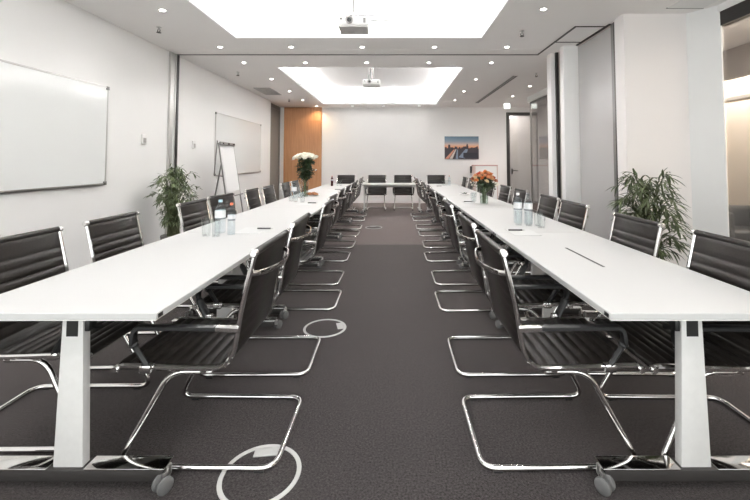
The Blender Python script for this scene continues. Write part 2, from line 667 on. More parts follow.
area('side_room_light', (4.4, 9.2, CZ - .02), (0, 0, 0), .5, 2.0, 60, (1, .95, .9))
area('lobby_light', (4.2, 12.95, CZ - .02), (0, 0, 0), .6, .3, 16, (1, .95, .9))

# ================================================================== CEILING THINGS
SPOTS = []


def make_downlight():
    t = thing('downlight', 'x', 'ceiling light', group=None)
    MB().lathe([(.030, 0), (.033, -.005), (.042, -.005), (.046, 0)], seg=24).build('trim_ring', WHITEP, t)
    MB().lathe([(0, -.002), (.030, -.002), (.030, 0)], seg=20).build('lens', LAMP, t)
    return t


dl = make_downlight()
used = 0


def downlight(x, y, label, watts=1.0, col=(1, .97, .93), grp='recessed downlights in the ceiling', spot=True):
    global used
    o = place(dl, used, (x, y, CZ), 0, label, grp)
    used += 1
    if spot:
        d = bpy.data.lights.new('downlight_lamp', 'SPOT')
        d.energy = SPOT_W * watts
        d.spot_size = R(150)
        d.spot_blend = 1.0
        d.shadow_soft_size = .04
        d.color = col
        l = bpy.data.objects.new('downlight_lamp', d)
        C.objects.link(l)
        l.location = (x, y, CZ - .03)
    return o


W5 = ['leftmost', 'second from left', 'middle', 'second from right', 'rightmost']
for k, x in enumerate((-2.64, -1.56, -.48, .62, 1.72)):
    downlight(x, 5.79, 'small round ceiling downlight, %s of the row nearer than the dark ceiling track' % W5[k])
    downlight(x, 6.72, 'small round ceiling downlight, %s of the row just beyond the dark ceiling track' % W5[k])
downlight(-2.66, 4.36, 'small round ceiling downlight left of the near cove above the large whiteboard')
downlight(1.71, 4.33, 'small round ceiling downlight right of the near cove, nearest to the pillar')
for k, y in enumerate((8.07, 9.46, 10.86)):
    downlight(-2.58, y, 'small round ceiling downlight left of the far cove, %s from the camera' % ('first', 'second', 'third')[k])
    downlight(1.74, y + .03, 'small round ceiling downlight right of the far cove, %s from the camera' % ('first', 'second', 'third')[k])
downlight(3.15, 8.85, 'small round ceiling downlight by the side glazing, nearer of the two')
downlight(3.17, 10.2, 'small round ceiling downlight by the side glazing, farther of the two')
downlight(-2.43, 12.06, 'small warm ceiling downlight shining down the oak door', 1.3, (1, .72, .42))
for x in (-1.3, -.3, .8):
    downlight(x, 12.05, 'small round ceiling downlight along the far white wall, %s' % {-1.3: 'nearest the oak door', -.3: 'middle of the three', .8: 'toward the city picture'}[x], .08)

# the same pattern goes on above and behind the camera
for k, y in enumerate((2.95, 1.54, .14)):
    downlight(-2.66, y, 'small round ceiling downlight above the left row out of view, %s' % ('far one', 'middle one', 'near one')[k])
    downlight(1.71, y, 'small round ceiling downlight above the right row out of view, %s' % ('far one', 'middle one', 'near one')[k])

for x, wd in ((-1.56, 'left'), (-.48, 'middle'), (.62, 'right')):
    downlight(x, .14, 'small round ceiling downlight over the camera out of view, %s one' % wd)

# sprinklers
spr = thing('sprinkler', 'x', 'sprinkler')
MB().lathe([(0, 0), (.03, 0), (.03, -.006), (.012, -.012), (.012, -.035), (0, -.035)], seg=14).build('escutcheon', ALU, spr)
s = MB().tube([(-.014, 0, -.033), (-.016, 0, -.055), (0, 0, -.072)], .005, 6).tube([(.014, 0, -.033), (.016, 0, -.055), (0, 0, -.072)], .005, 6)
s.lathe([(0, -.07), (.028, -.07), (.028, -.075), (0, -.075)], seg=14)
s.build('deflector', DARKM, spr)
for k, (x, y, l) in enumerate([
        (-3.04, 4.92, 'dark ceiling sprinkler head above the large whiteboard'),
        (-3.03, 7.43, 'dark ceiling sprinkler head above the flip chart'),
        (-2.92, 10.69, 'dark ceiling sprinkler head near the oak door'),
        (1.71, 5.07, 'dark ceiling sprinkler head right of the near cove'),
        (2.81, 7.52, 'dark ceiling sprinkler head beyond the track beside the side glazing')]):
    place(spr, k, (x, y, CZ), 0, l, 'ceiling sprinklers')

# ceiling grille and slot
t = thing('air_grille', 'grey louvred square air grille in the ceiling above the second whiteboard', 'air vent', (-3.12, 9.5, CZ))
f = MB().box(-.20, .20, -.46, -.43, -.012, 0).box(-.20, .20, .43, .46, -.012, 0).box(-.20, -.17, -.43, .43, -.012, 0).box(.17, .20, -.43, .43, -.012, 0)
f.build('frame', GREYP, t, smooth=False)
sl = MB()
for k in range(9):
    x = -.15 + .0375 * k
    sl.box(x - .013, x + .013, -.43, .43, -.009, -.004)
sl.build('louvre', GREYP, t, smooth=False)
MB().box(-.17, .17, -.43, .43, -.003, 0).build('backing', DARKM, t, smooth=False)
t = thing('slot_diffuser', 'long dark linear air slot in the ceiling right of the far cove', 'air vent', (2.47, 9.6, CZ))
MB().box(-.045, .045, -1.82, 1.82, -.004, 0).build('backing', SOCK, t, smooth=False)
f = MB().box(-.055, -.04, -1.83, 1.83, -.008, 0).box(.04, .055, -1.83, 1.83, -.008, 0).box(-.008, .008, -1.82, 1.82, -.007, 0)
f.build('frame', GREYP, t, smooth=False)
t = thing('access_hatch', 'slim white ceiling access hatch between pillar and window', 'hatch', (3.3, 4.15, CZ))
MB().box(-.2, .2, -.14, .14, -.006, 0).build('panel', WHITEP, t, smooth=False)
MB().box(-.21, .21, -.155, -.14, -.007, 0).box(-.21, .21, .14, .155, -.007, 0).build('frame', GREYM, t, smooth=False)

# exit sign
t = thing('exit_sign', 'small white lit exit sign hanging from the ceiling by the glass door', 'sign', (3.30, 11.2, CZ))
MB().box(-.012, .012, -.012, .012, -.05, 0).build('hanger', WHITEP, t, smooth=False)
MB().box(-.095, .095, -.03, .03, -.21, -.05, .006).build('housing', WHITEP, t, smooth=False)
MB().box(-.088, .088, -.034, -.03, -.203, -.057).build('lit_face', mat('sign_face', (.9, .95, .9), .5, emit=(.92, 1, .95), estr=1.6), t, smooth=False)


# projectors
def make_projector(name, label, loc, drop):
    t = thing(name, label, 'projector', loc)
    b = MB().box(-.168, .168, -.13, .13, 0, .095, .016, seg=3)
    b.build('body', WHITEP, t)
    u = MB().box(-.160, .160, -.122, .122, -.022, .004, .008)
    u.build('underside', GREYP, t)
    l = MB().lathe([(.040, 0), (.040, .022), (.034, .026), (.028, .010), (0, .008)], mtx=Matrix.Translation((-.035, -.128, .050)) @ Matrix.Rotation(PI / 2, 4, 'X'), seg=20)
    lo = l.build('lens', GREYP, t)
    MB().lathe([(0, .013), (.024, .012)], mtx=Matrix.Translation((-.035, -.129, .050)) @ Matrix.Rotation(PI / 2, 4, 'X'), seg=16).build('glass', BLACK, lo)
    MB().lathe([(0, .004), (.010, .004), (.010, 0)], mtx=Matrix.Translation((-.125, -.130, .065)) @ Matrix.Rotation(PI / 2, 4, 'X'), seg=12).build('sensor', BLACK, t)
    v = MB()
    for k in range(5):
        v.box(.115, .14, -.133, -.128, .025 + .011 * k, .031 + .011 * k)
    v.build('vent', DARKM, t, smooth=False)
    m = MB().tube([(-.07, 0, .095), (-.055, 0, .2), (-.015, 0, drop)], .008).tube([(.05, 0, .095), (.035, 0, .2), (.01, 0, drop)], .008)
    m.tube([(0, 0, .11), (0, 0, drop)], .014)
    m.box(-.09, .09, -.06, .06, .093, .106, .003)
    m.lathe([(0, drop - .02), (.06, drop - .02), (.07, drop), (0, drop)], seg=18)
    m.build('mount', ALU, t)
    return t


make_projector('ceiling_projector', 'white projector hanging in the near ceiling cove, seen from its lens side', (-.445, 4.23, 2.80), COVE_TOP - 2.80)
p2 = make_projector('ceiling_projector', 'small-looking white projector hanging on dark rods in the far ceiling cove', (-.43, 7.45, 2.80), COVE_TOP - 2.80)
for ch in p2.children:
    if ch.name.startswith('mount'):
        ch.data.materials[0] = GREYM

# ================================================================== WALL THINGS


def whiteboard(label, x, y0, y1, z0, z1):
    t = thing('whiteboard', label, 'whiteboard', (x, (y0 + y1) / 2, (z0 + z1) / 2))
    hy, hz = (y1 - y0) / 2, (z1 - z0) / 2
    MB().box(0, .014, -hy, hy, -hz, hz).build('writing_surface', BOARD, t, smooth=False)
    f = MB().box(0, .022, -hy - .012, hy + .012, hz, hz + .016).box(0, .022, -hy - .012, hy + .012, -hz - .016, -hz)
    f.box(0, .022, -hy - .012, -hy, -hz, hz).box(0, .022, hy, hy + .012, -hz, hz)
    f.build('frame', ALU, t, smooth=False)
    k = MB()
    for sy in (-1, 1):
        for sz in (-1, 1):
            k.box(0, .026, sy * hy - .022, sy * hy + .022, sz * hz - .022, sz * hz + .022, .004)
    k.build('corner_cap', GREYM, t)
    tr = MB().box(0, .035, -hy * .96, hy * .96, -hz - .026, -hz - .016, .002).box(.031, .035, -hy * .96, hy * .96, -hz - .026, -hz - .012)
    tr.build('pen_tray', ALU, t, smooth=False)


whiteboard('large wall whiteboard nearest the camera on the left wall', XL, 1.7, 4.74, 1.06, 2.23)
whiteboard('second wall whiteboard behind the flip chart on the left wall', XL, 7.66, 10.24, 1.06, 2.29)

t = thing('wall_switch', 'small white wall controller between the large whiteboard and the post', 'switch', (XL, 5.47, 1.64))
MB().box(0, .02, -.05, .05, -.07, .07, .005).build('plate', WHITEP, t)
MB().box(.02, .026, -.03, .03, -.05, .02, .003).build('rocker', GREYP, t)
t = thing('wall_switch', 'small white wall controller between the post and the flip chart', 'switch', (XL, 6.84, 1.62))
MB().box(0, .02, -.05, .05, -.07, .07, .005).build('plate', WHITEP, t)
MB().box(.02, .026, -.03, .03, -.05, .02, .003).build('rocker', GREYP, t)
t = thing('wall_control', 'small dark control box mounted on the far wall below the city picture', 'wall control', (2.49, YB, 1.06))
MB().box(-.05, .05, -.03, 0, -.11, .11, .008).build('base', DARKM, t)
MB().box(-.032, .032, -.055, -.03, -.10, .10, .01).build('front_cover', BLACK, t)

# city picture, printed panel
t = thing('city_picture', 'canvas print of an orange sunset over a city river and road, on the far wall', 'picture', (2.175, YB, 1.76))
hw, hh = .545, .365
b = MB().box(-hw, hw, -.035, -.004, -hh, hh, .003)
pm = mat('sky_print', rough=.5)
nt = pm.node_tree
tc = nt.nodes.new('ShaderNodeTexCoord')
sp = nt.nodes.new('ShaderNodeSeparateXYZ')
mr = nt.nodes.new('ShaderNodeMapRange')
mr.inputs[1].default_value = -hh
mr.inputs[2].default_value = hh
rp = nt.nodes.new('ShaderNodeValToRGB')
cr = rp.color_ramp
cr.elements[0].position = .30
cr.elements[0].color = (.10, .10, .13, 1)
cr.elements[1].position = 1.0
cr.elements[1].color = (.10, .17, .24, 1)
for pos, col in ((.46, (.55, .20, .10)), (.55, (.75, .38, .22)), (.64, (.62, .44, .36)), (.74, (.30, .33, .38)), (.86, (.17, .26, .33))):
    e = cr.elements.new(pos)
    e.color = (*col, 1)
nt.links.new(tc.outputs['Object'], sp.inputs[0])
nt.links.new(sp.outputs['Z'], mr.inputs[0])
nt.links.new(mr.outputs[0], rp.inputs[0])
nt.links.new(rp.outputs[0], nt.nodes['Principled BSDF'].inputs['Base Color'])
b.build('canvas', pm, t, smooth=False)
pr = MB()
yy = -.037


def slab(pts, mi):
    pr.mi = mi
    pr.prism([(x, yy + .002 - mi * .0004, z) for x, z in pts], (0, -.001, 0))


slab([(-hw, -hh), (hw, -hh), (hw, -.03), (-hw, -.03)], 0)          # dark bank
slab([(-.10, -.30), (.10, -.34), (.20, -.05), (.12, -.04)], 1)       # river
slab([(-hw, -.36), (-.42, -.36), (-.22, -.06), (-.26, -.06)], 2)     # light road
slab([(-.40, -.36), (-.30, -.36), (-.17, -.05), (-.20, -.05)], 3)
slab([(-.20, -.36), (-.12, -.36), (-.12, -.06), (-.15, -.06)], 1)
rnd = random.Random(3)
x = -hw
while x < hw - .04:
    wd = rnd.uniform(.02, .06)
    h = rnd.uniform(-.02, .05)
    slab([(x, -.05), (x + wd, -.05), (x + wd, h), (x, h)], 0)
    x += wd
slab([(-.44, -.05), (-.36, -.05), (-.37, .10), (-.43, .10)], 0)
slab([(.14, -.05), (.21, -.05), (.20, .09), (.175, .14), (.15, .09)], 0)
slab([(.05, -.32), (.50, -.32), (.50, -.16), (.05, -.16)], 4)
for k in range(5):
    slab([(-.3 + k * .16, .20 + .03 * (k % 2)), (-.18 + k * .16, .21 + .03 * (k % 2)), (-.2 + k * .16, .225 + .03 * (k % 2))], 1)
pr.build('skyline_print', [mat('print_dark', (.045, .035, .045), .6), mat('print_water', (.20, .25, .33), .6), mat('print_lights', (.65, .30, .20), .6),
                           mat('print_pale', (.62, .55, .50), .6), mat('print_black', (.02, .02, .03), .6)], t, smooth=False)

# white cabinet with pinkish edge
t = thing('side_cabinet', 'white cabinet with pinkish wood edging against the far wall behind the orange bouquet', 'cabinet', (2.85, 12.12, 0))
MB().box(-.33, .33, -.20, .22, .04, 1.18, .004).build('carcass', PAPER, t, smooth=False)
MB().box(-.36, .36, -.22, .23, 1.18, 1.215, .004).build('top', ROSEW, t, smooth=False)
PINK = mat('pale_pink_edge', (.68, .56, .53), .5)
MB().box(-.36, -.33, -.22, .23, 0, 1.18).build('side_panel', PINK, t, smooth=False)
MB().box(.33, .36, -.22, .23, 0, 1.18).build('side_panel', PINK, t, smooth=False)
for s in (-1, 1):
    d = MB().box(min(s * .005, s * .325), max(s * .005, s * .325), -.215, -.20, .06, 1.16, .003).build('door', PAPER, t, smooth=False)
    MB().box(s * .03 - .006, s * .03 + .006, -.235, -.215, .7, .85, .003).build('handle', ALU, d)

# flip chart
t = thing('flip_chart', 'white flip chart easel with dark clamp bar standing before the left wall', 'flip chart', (-3.16, 7.25, 0), R(4))
brd = MB()
tilt = Matrix.Translation((0, 0, 1.66)) @ Matrix.Rotation(R(-9), 4, 'Y')
brd.box(-.012, .012, -.36, .36, -.98, 0, .004, mtx=tilt)
brd.build('board', WHITEP, t)
MB().box(.014, .020, -.33, .33, -.90, -.02, mtx=tilt).build('paper_pad', PAPER, t, smooth=False)
MB().box(.012, .045, -.37, .37, -.045, .015, .006, mtx=tilt).build('clamp_bar', GREYM, t)
kn = MB()
for y in (-.28, 0, .28):
    kn.lathe([(0, .0), (.014, 0), (.014, .02), (0, .02)], mtx=tilt @ Matrix.Translation((.045, y, -.015)) @ Matrix.Rotation(PI / 2, 4, 'Y'), seg=10)
kn.build('clamp_knob', BLACK, t)
for s in (-1, 1):
    MB().tube([(.0, s * .365, 1.66), (.262, s * .39, .0)], .013).build('leg', GREYM, t)
MB().tube([(-.02, 0, 1.60), (-.30, 0, .0)], .013).build('leg', GREYM, t)
b_ = MB().tube([(-.02, -.365, 1.70), (-.06, -.38, 1.08), (.09, -.38, 1.06)], .010)
b_.build('brace', GREYM, t)
MB().box(.0, .07, -.36, .36, -1.0, -.98, .003, mtx=tilt).build('pen_tray', GREYM, t)

# ================================================================== FLOOR SOCKETS
fs = thing('floor_socket', 'x', 'floor socket')
MB().lathe([(.150, .0005), (.152, .004), (.168, .004), (.170, .0005)], seg=48).build('ring', mat('socket_ring', (.50, .50, .49), .5), fs)
MB().lathe([(0, .0012), (.150, .0012)], seg=40).build('carpet_disc', CARPET, fs, smooth=False)
l = MB().box(-.055, .055, .095, .148, .001, .006, .002)
lo = l.build('cable_flap', mat('socket_flap', (.46, .46, .45), .5), fs)
place(fs, 0, (-.566, 1.695, 0), R(6), 'round floor socket with pale ring beside the nearest left aisle chair base', 'floor sockets in the aisle')
place(fs, 1, (-.548, 3.13, 0), R(-75), 'round floor socket with pale ring farther up the aisle, second from camera', 'floor sockets in the aisle')
o3 = place(fs, 2, (-.40, 7.8, 0), R(10), 'round floor socket near the far end of the aisle', 'floor sockets in the aisle')

# ================================================================== TABLES


def make_table(xi, xo, length, slot=None, side=1):
    """local: y from 0..length along the row, x from xi to xo"""
    x0, x1 = min(xi, xo), max(xi, xo)
    cxm = (x0 + x1) / 2 + (0 if side > 0 else .013)
    t = thing('conference_table', 'x', 'table')
    MB().box(x0, x1, .0015, length - .0015, .716, .7405, .0025, seg=1).build('tabletop', LAMINATE, t, smooth=False)
    MB().box(x0 + .004, x1 - .004, .004, length - .004, .711, .7165).build('underside', EDGE, t, smooth=False)
    MB().box(cxm - .028, cxm + .028, .16, length - .16, .645, .711, .004).build('rail', LEGW, t)
    for k, yy in enumerate((.132, length - .132)):
        s = 1 if k == 0 else -1
        g = MB()
        g.box(cxm - .061, cxm + .061, yy - .02, yy + .02, .07, .711, .003, taper=None)
        # taper towards the top
        for v in g.bm.verts:
            f_ = (v.co.z - .07) / .64
            v.co.x = cxm + (v.co.x - cxm) * (1 - .32 * f_)
        lg = g.build('leg', LEGW, t)
        MB().box(cxm - .024, cxm + .024, yy - s * .0205 - .001, yy - s * .0205 + .001, .604, .708).build('slot_recess', SOCK, lg, smooth=False)
        lv = MB().box(*sorted((cxm + side * .043, cxm + side * .066)), yy - .015, yy + .03, .62, .665, .006).tube([(cxm + side * .056, yy, .635), (cxm + side * .056, yy + s * .06, .61)], .012)
        lv.build('lever', BLACK, t)
        bm_ = MB()
        bm_.box(x0 + .02, x1 - .02, yy - .034, yy + .034, .034, .082, .006)
        ft = bm_.build('foot', BEAM, t)
        pl = MB().box(x0 + .01, cxm - .075, yy - .037, yy + .037, .079, .087, .003).box(cxm + .075, x1 - .01, yy - .037, yy + .037, .079, .087, .003)
        pl.build('foot_trim', CHROME, ft)
        for xx in (x0 + .012, x1 - .012):
            c = MB()
            c.lathe([(0, .045), (.012, .045), (.012, .078), (0, .078)], at=(xx, yy, 0), seg=10)
            c.box(xx - .006, xx + .006, *sorted((yy + .008, yy - s * .035)), .034, .068, .003)
            ca = c.build('caster', ALU, t)
            wv = MB()
            for dx in (-.018, .018):
                wv.lathe([(0, -.010), (.026, -.009), (.032, -.005), (.032, .005), (.026, .009), (0, .009)],
                         mtx=Matrix.Translation((xx, yy - s * .04, .032)) @ Matrix.Rotation(R(38 if xx < cxm else -30), 4, 'Z') @ Matrix.Translation((dx, 0, 0)) @ Matrix.Rotation(PI / 2, 4, 'Y'), seg=18)
            wv.build('wheel', RUBBER, ca)
    xe = x1 if side > 0 else x0
    for ya in (.012, length - .040):
        MB().box(xe - .003, xe + .003, ya, ya + .028, .720, .735).build('edge_clip', DARKM, t, smooth=False)
    if slot is not None:
        MB().box(slot - .008, slot + .008, .655, 1.13, .7400, .7412).build('cable_slot', SOCK, t, smooth=False)
    return t


LT = 1.711
Y0 = 1.513
XLi, XLo, XRi, XRo = -.916, -1.742, .836, 1.607
tabL = make_table(XLi, XLo, LT)
for k in range(5):
    place(tabL, k, (0, Y0 + k * LT, 0), 0, 'white laminate table, %s from the camera in the left row' % ('first' if k == 0 else ORD[k]), 'tables of the left row')
tabS = make_table(XRi, XRo, LT, slot=1.168, side=-1)
tabS['label'] = 'white laminate table with black cable slot, first from the camera in the right row'
tabS['group'] = 'tables of the right row'
tabS.location = (0, Y0, 0)
tabR = make_table(XRi, XRo, LT, side=-1)
for k in range(1, 5):
    place(tabR, k - 1, (0, Y0 + k * LT, 0), 0, 'white laminate table, %s from the camera in the right row' % ORD[k], 'tables of the right row')
tabX = make_table(-.375, .375, 1.71)
tabX.location = (.81, 10.19, 0)
tabX.rotation_euler = (0, 0, PI / 2)
tabX['label'] = 'white laminate cross table bridging both rows at the far end'

# ================================================================== CHAIRS
PROF = catmull([(.355, .425), (.335, .441), (.20, .437), (.05, .432), (-.06, .431), (-.115, .448), (-.148, .495), (-.162, .56), (-.183, .69), (-.210, .81), (-.237, .925)], 8)
PROF = [Vector((0, p.x, p.y)) for p in [Vector((a.x, a.y, 0)) if len(a) == 3 else a for a in [Vector((q[0], q[1], 0)) for q in PROF]]]


def arc_resample(pts, step):
    out = [pts[0]]
    acc = 0
    for a, b in zip(pts, pts[1:]):
        d = (b - a).length
        if d < 1e-9:
            continue
        while acc + d >= step:
            tt = (step - acc) / d
            a = a + (b - a) * tt
            out.append(a)
            d = (b - a).length
            acc = 0
        acc += d
    return out


FINE = arc_resample(PROF, .0055)
# index where the back begins (lowest rear bend)
IB = min(range(len(FINE)), key=lambda i: abs(FINE[i].y + .118) + abs(FINE[i].z - .45))


def sling(pts, hw, amp, spacing, flat=0.0, from_top=False, thick=.007):
    n = len(pts)
    L_ = [0]
    for a, b in zip(pts, pts[1:]):
        L_.append(L_[-1] + (b - a).length)
    tot = L_[-1]
    front, back = [], []
    for i, p in enumerate(pts):
        a = pts[max(0, i - 1)]
        b = pts[min(n - 1, i + 1)]
        d = (b - a).normalized()
        nrm = Vector((0, d.z, -d.y))
        s = tot - L_[i] if from_top else L_[i]
        if s < flat:
            wv = min(1.0, math.sqrt(max(0, math.sin(PI * min(1, s / flat)))) + .15)
        else:
            fr = ((s - flat) / spacing) % 1.0
            wv = math.sqrt(max(0.0, math.sin(PI * fr)))
        front.append(p + nrm * (.003 + amp * wv))
        back.append(p - nrm * thick)
    m = MB()
    xs = (-hw, -hw + .012, 0, hw - .012, hw)
    V1, V2 = [], []
    for f, b in zip(front, back):
        mid = (f + b) / 2
        r = [m.bm.verts.new(((x, mid.y, mid.z) if abs(abs(x) - hw) < 1e-6 else (x, f.y, f.z))) for x in xs]
        q = [r[0]] + [m.bm.verts.new((x, b.y, b.z)) for x in xs[1:-1]] + [r[-1]]
        V1.append(r)
        V2.append(q)
    for i in range(n - 1):
        for k in range(4):
            m.bm.faces.new((V1[i][k], V1[i][k + 1], V1[i + 1][k + 1], V1[i + 1][k]))
            m.bm.faces.new((V2[i][k + 1], V2[i][k], V2[i + 1][k], V2[i + 1][k + 1]))
    for row in (0, n - 1):
        m.bm.faces.new([V1[row][k] for k in range(5)] + [V2[row][k] for k in (3, 2, 1)])
    return m


def make_chair():
    t = thing('conference_chair', 'x', 'chair')
    sling(FINE[:IB + 1], .240, .010, .050).build('seat', LEATHER, t, angle=1.2)
    bk = sling(FINE[IB:], .240, .010, .052, flat=.105, from_top=True)
    tp = PROF[-1]
    bk.tube([(-.240, tp.y + .002, tp.z), (.240, tp.y + .002, tp.z)], .0165, 12)
    bk.build('backrest', LEATHER, t, angle=1.2)
    rail = [p for i, p in enumerate(PROF) if i % 2 == 0 or i == len(PROF) - 1]
    for s in (-1, 1):
        m = MB().tube([(s * .250, p.y, p.z) for p in rail], .0115, 8)
        m.build('side_rail', CHROME, t)
        k = MB().lathe([(0, 0), (.0165, 0), (.0175, .004), (.0175, .022), (.013, .028), (0, .028)],
                       mtx=Matrix.Translation((s * .240, tp.y + .002, tp.z)) @ Matrix.Rotation(s * PI / 2, 4, 'Y'), seg=14)
        k.build('end_knob', CHROME, t)
        k = MB().lathe([(0, 0), (.0155, 0), (.0165, .004), (.0165, .020), (.012, .025), (0, .025)],
                       mtx=Matrix.Translation((s * .243, PROF[0].y, PROF[0].z + .006)) @ Matrix.Rotation(s * PI / 2, 4, 'Y'), seg=12)
        k.build('end_knob', CHROME, t)
        # armrest: black loop, chrome joints
        X = s * .272
        path = fillet([(X, -.085, .612), (X, .265, .615), (X + s * .004, .275, .555), (X - s * .006, .215, .452)], {1: .06, 2: .05}, 6)
        a = MB().tube(path, 1.0, 8, sect=(.019, .011), up=(0, .45, 1)).build('armrest', BLACK, t)
        j = MB().tube([(s * .256, -.172, .60), (s * .264, -.135, .606), (X, -.075, .612)], [1, 1.1, .95], 8, sect=(.017, .012), up=(0, 0, 1))
        j.build('arm_joint', CHROME, a)
        MB().box(X - .02, X + .012, .185, .235, .427, .462, .007).build('seat_clamp', CHROME, a)
    # cantilever base, one bent tube
    hb, hs = .250, .225
    pts = [(-hs, -.05, .405), (-hs, .135, .405), (-hb, .345, .018), (-hb, -.335, .013), (hb, -.335, .013), (hb, .345, .018), (hs, .135, .405), (hs, -.05, .405)]
    pth = fillet(pts, {1: .07, 2: .075, 3: .07, 4: .07, 5: .075, 6: .07}, 7)
    MB().tube(pth, .0125, 10).build('cantilever_base', CHROME, t)
    # seat stretchers
    for y in (-.02, .11):
        m = MB().tube([(-.25, y, .420), (.25, y, .420)], 1.0, 8, sect=(.014, .008), up=(0, 0, 1))
        m.build('stretcher', CHROME, t)
    # back brace bowing behind the sling
    bp = catmull([(-.25, -.216, .835), (-.19, -.262, .832), (0, -.292, .826), (.19, -.262, .832), (.25, -.216, .835)], 6)
    MB().tube(bp, 1.0, 8, sect=(.006, .012), up=(0, 0, 1)).build('back_brace', CHROME, t)
    g = MB()
    for sx in (-hb, hb):
        for y in (-.27, .26):
            g.box(sx - .011, sx + .011, y - .02, y + .02, 0, .008, .002)
    g.build('floor_glide', BLACK, t)
    return t


chair = make_chair()
nch = 0


def put(x, y, rz, label, grp):
    global nch
    place(chair, nch, (x, y, 0), rz, label, grp)
    nch += 1


rj = random.Random(11)
yin = [1.96, 2.68, 3.73, 4.42, 5.38, 6.17, 7.09, 7.76, 8.80, 9.50]
FROM = ['nearest the camera', 'second from the camera', 'third from the camera', 'fourth from the camera', 'fifth from the camera', 'sixth from the camera',
        'seventh from the camera', 'eighth from the camera', 'ninth from the camera', 'farthest from the camera']
xl = [-.845, -.875, -.865, -.93, -.96, -.965, -.975, -.985, -1.0, -1.01]
xr = [.715, .735, .75, .785, .775, .805, .80, .79, .775, .76]
for k, y in enumerate(yin):
    put(xl[k], y, PI / 2 + R(rj.uniform(-1.5, 1.5)), 'black ribbed cantilever chair on the aisle side of the left row, %s' % FROM[k], 'aisle-side chairs of the left row')
    yr = y + (-.03 if k in (2,) else 0)
    put(xr[k], yr, -PI / 2 + R(rj.uniform(-1.5, 1.5)), 'black ribbed cantilever chair on the aisle side of the right row, %s' % FROM[k], 'aisle-side chairs of the right row')
FROM2 = FROM[:7] + ['eighth from the camera']
for k, (y, dx, a) in enumerate(((2.06, 0, 0), (2.76, 0, 1), (3.80, .02, -1), (4.48, -.02, -7), (5.42, 0, 1), (6.10, 0, -1), (7.07, 0, 0), (7.76, 0, 0))):
    put(-1.755 + dx, y, -PI / 2 + R(a), 'black ribbed chair on the whiteboard side of the left row, %s' % FROM[k], 'wall-side chairs of the left row')
for k, (y, dx, a) in enumerate(((1.955, .03, 0), (2.69, 0, 0), (3.67, .03, 1), (4.36, .07, -1), (5.38, .09, 0), (6.17, .11, 1), (7.08, .11, 0), (7.75, .10, 0), (8.80, .10, 0), (9.50, .08, 0))):
    put(1.445 + dx, y, PI / 2 + R(a), 'black ribbed chair on the pillar side of the right row, %s' % FROM[k], 'wall-side chairs of the right row')
for x, l in ((-1.345, 'black chair at the far end of the left table row, facing the camera'),
             (-.477, 'black chair behind the far cross table, left of its two, facing the camera'),
             (.262, 'black chair behind the far cross table, right of its two, facing the camera'),
             (1.19, 'black chair at the far end of the right table row, facing the camera')):
    put(x, 10.68, PI + R(rj.uniform(-1.5, 1.5)), l, 'chairs at the far end facing the camera')

# chair in the corridor behind the glass
t = thing('tub_armchair', 'black tub armchair standing behind the right-hand glass wall', 'armchair', (4.72, 5.3, 0), R(-10))
MB().box(-.28, .28, -.25, .28, .16, .42, .04, seg=3).build('seat', BLACK, t)
MB().box(-.34, .34, .20, .34, .10, .70, .04, seg=3).build('backrest', BLACK, t)
for s in (-1, 1):
    MB().box(s * .30 - .06, s * .30 + .06, -.32, .25, .10, .66, .035, seg=3).build('armrest', BLACK, t)
    for y in (-.25, .28):
        MB().tube([(s * .28, y, 0), (s * .28, y, .12)], .018).build('leg', CHROME, t)

# ================================================================== TABLEWARE
TZ = .7405


def tumbler(label, x, y, h=.125, r=.033, group='water tumblers on the tables', rz=0):
    m = MB().lathe([(0, .004), (r * .80, .004), (r * .82, 0), (r * .84, .004), (r, h), (r - .0025, h), (r * .78, .012), (0, .012)], seg=22)
    o = m.build('glass_tumbler', GLASS)
    o.location = (x, y, TZ)
    tag(o, label, 'glass', group)
    return o


CAPS = {'blue': mat('pale_blue_cap', (.35, .50, .58), .4), 'red': mat('orange_red_cap', (.55, .10, .04), .4), 'white': mat('white_cap', (.8, .8, .8), .4), 'dark': mat('dark_cap', (.12, .13, .14), .4)}
LABELM = noisy(mat('bottle_label', rough=.5), 30, (.74, .76, .78), (.84, .85, .85), stretch=(1, 1, .3))


def bottle(label, x, y, h, r, cap, band=(.52, .80), liquid=None, group='drinks on the tables', cat='bottle'):
    t = thing('water_bottle' if not liquid else 'juice_bottle', label, cat, (x, y, TZ), 0, group)
    prof = [(0, 0), (r * .85, 0), (r, h * .03), (r, h * .22), (r * .95, h * .25), (r, h * .28), (r, h * .66), (r * .93, h * .72), (r * .55, h * .84), (r * .34, h * .90), (r * .34, h * .94)]
    MB().lathe(prof, seg=24).build('body', liquid or WATER, t)
    MB().lathe([(r * .40, h * .925), (r * .40, h * .99), (r * .36, h), (0, h)], seg=18).build('cap', CAPS[cap], t)
    b0, b1 = band[0] * h, band[1] * h
    if band[1] > .66:
        b1 = .68 * h
    MB().lathe([(r * 1.006, b0), (r * 1.006, b1)], seg=24).build('label_band', LABELM, t)
    MB().lathe([(r * 1.010, b0), (r * 1.010, b0 + .012)], seg=24).build('label_stripe', mat('label_stripe', (.22, .24, .26), .5), t)
    return t


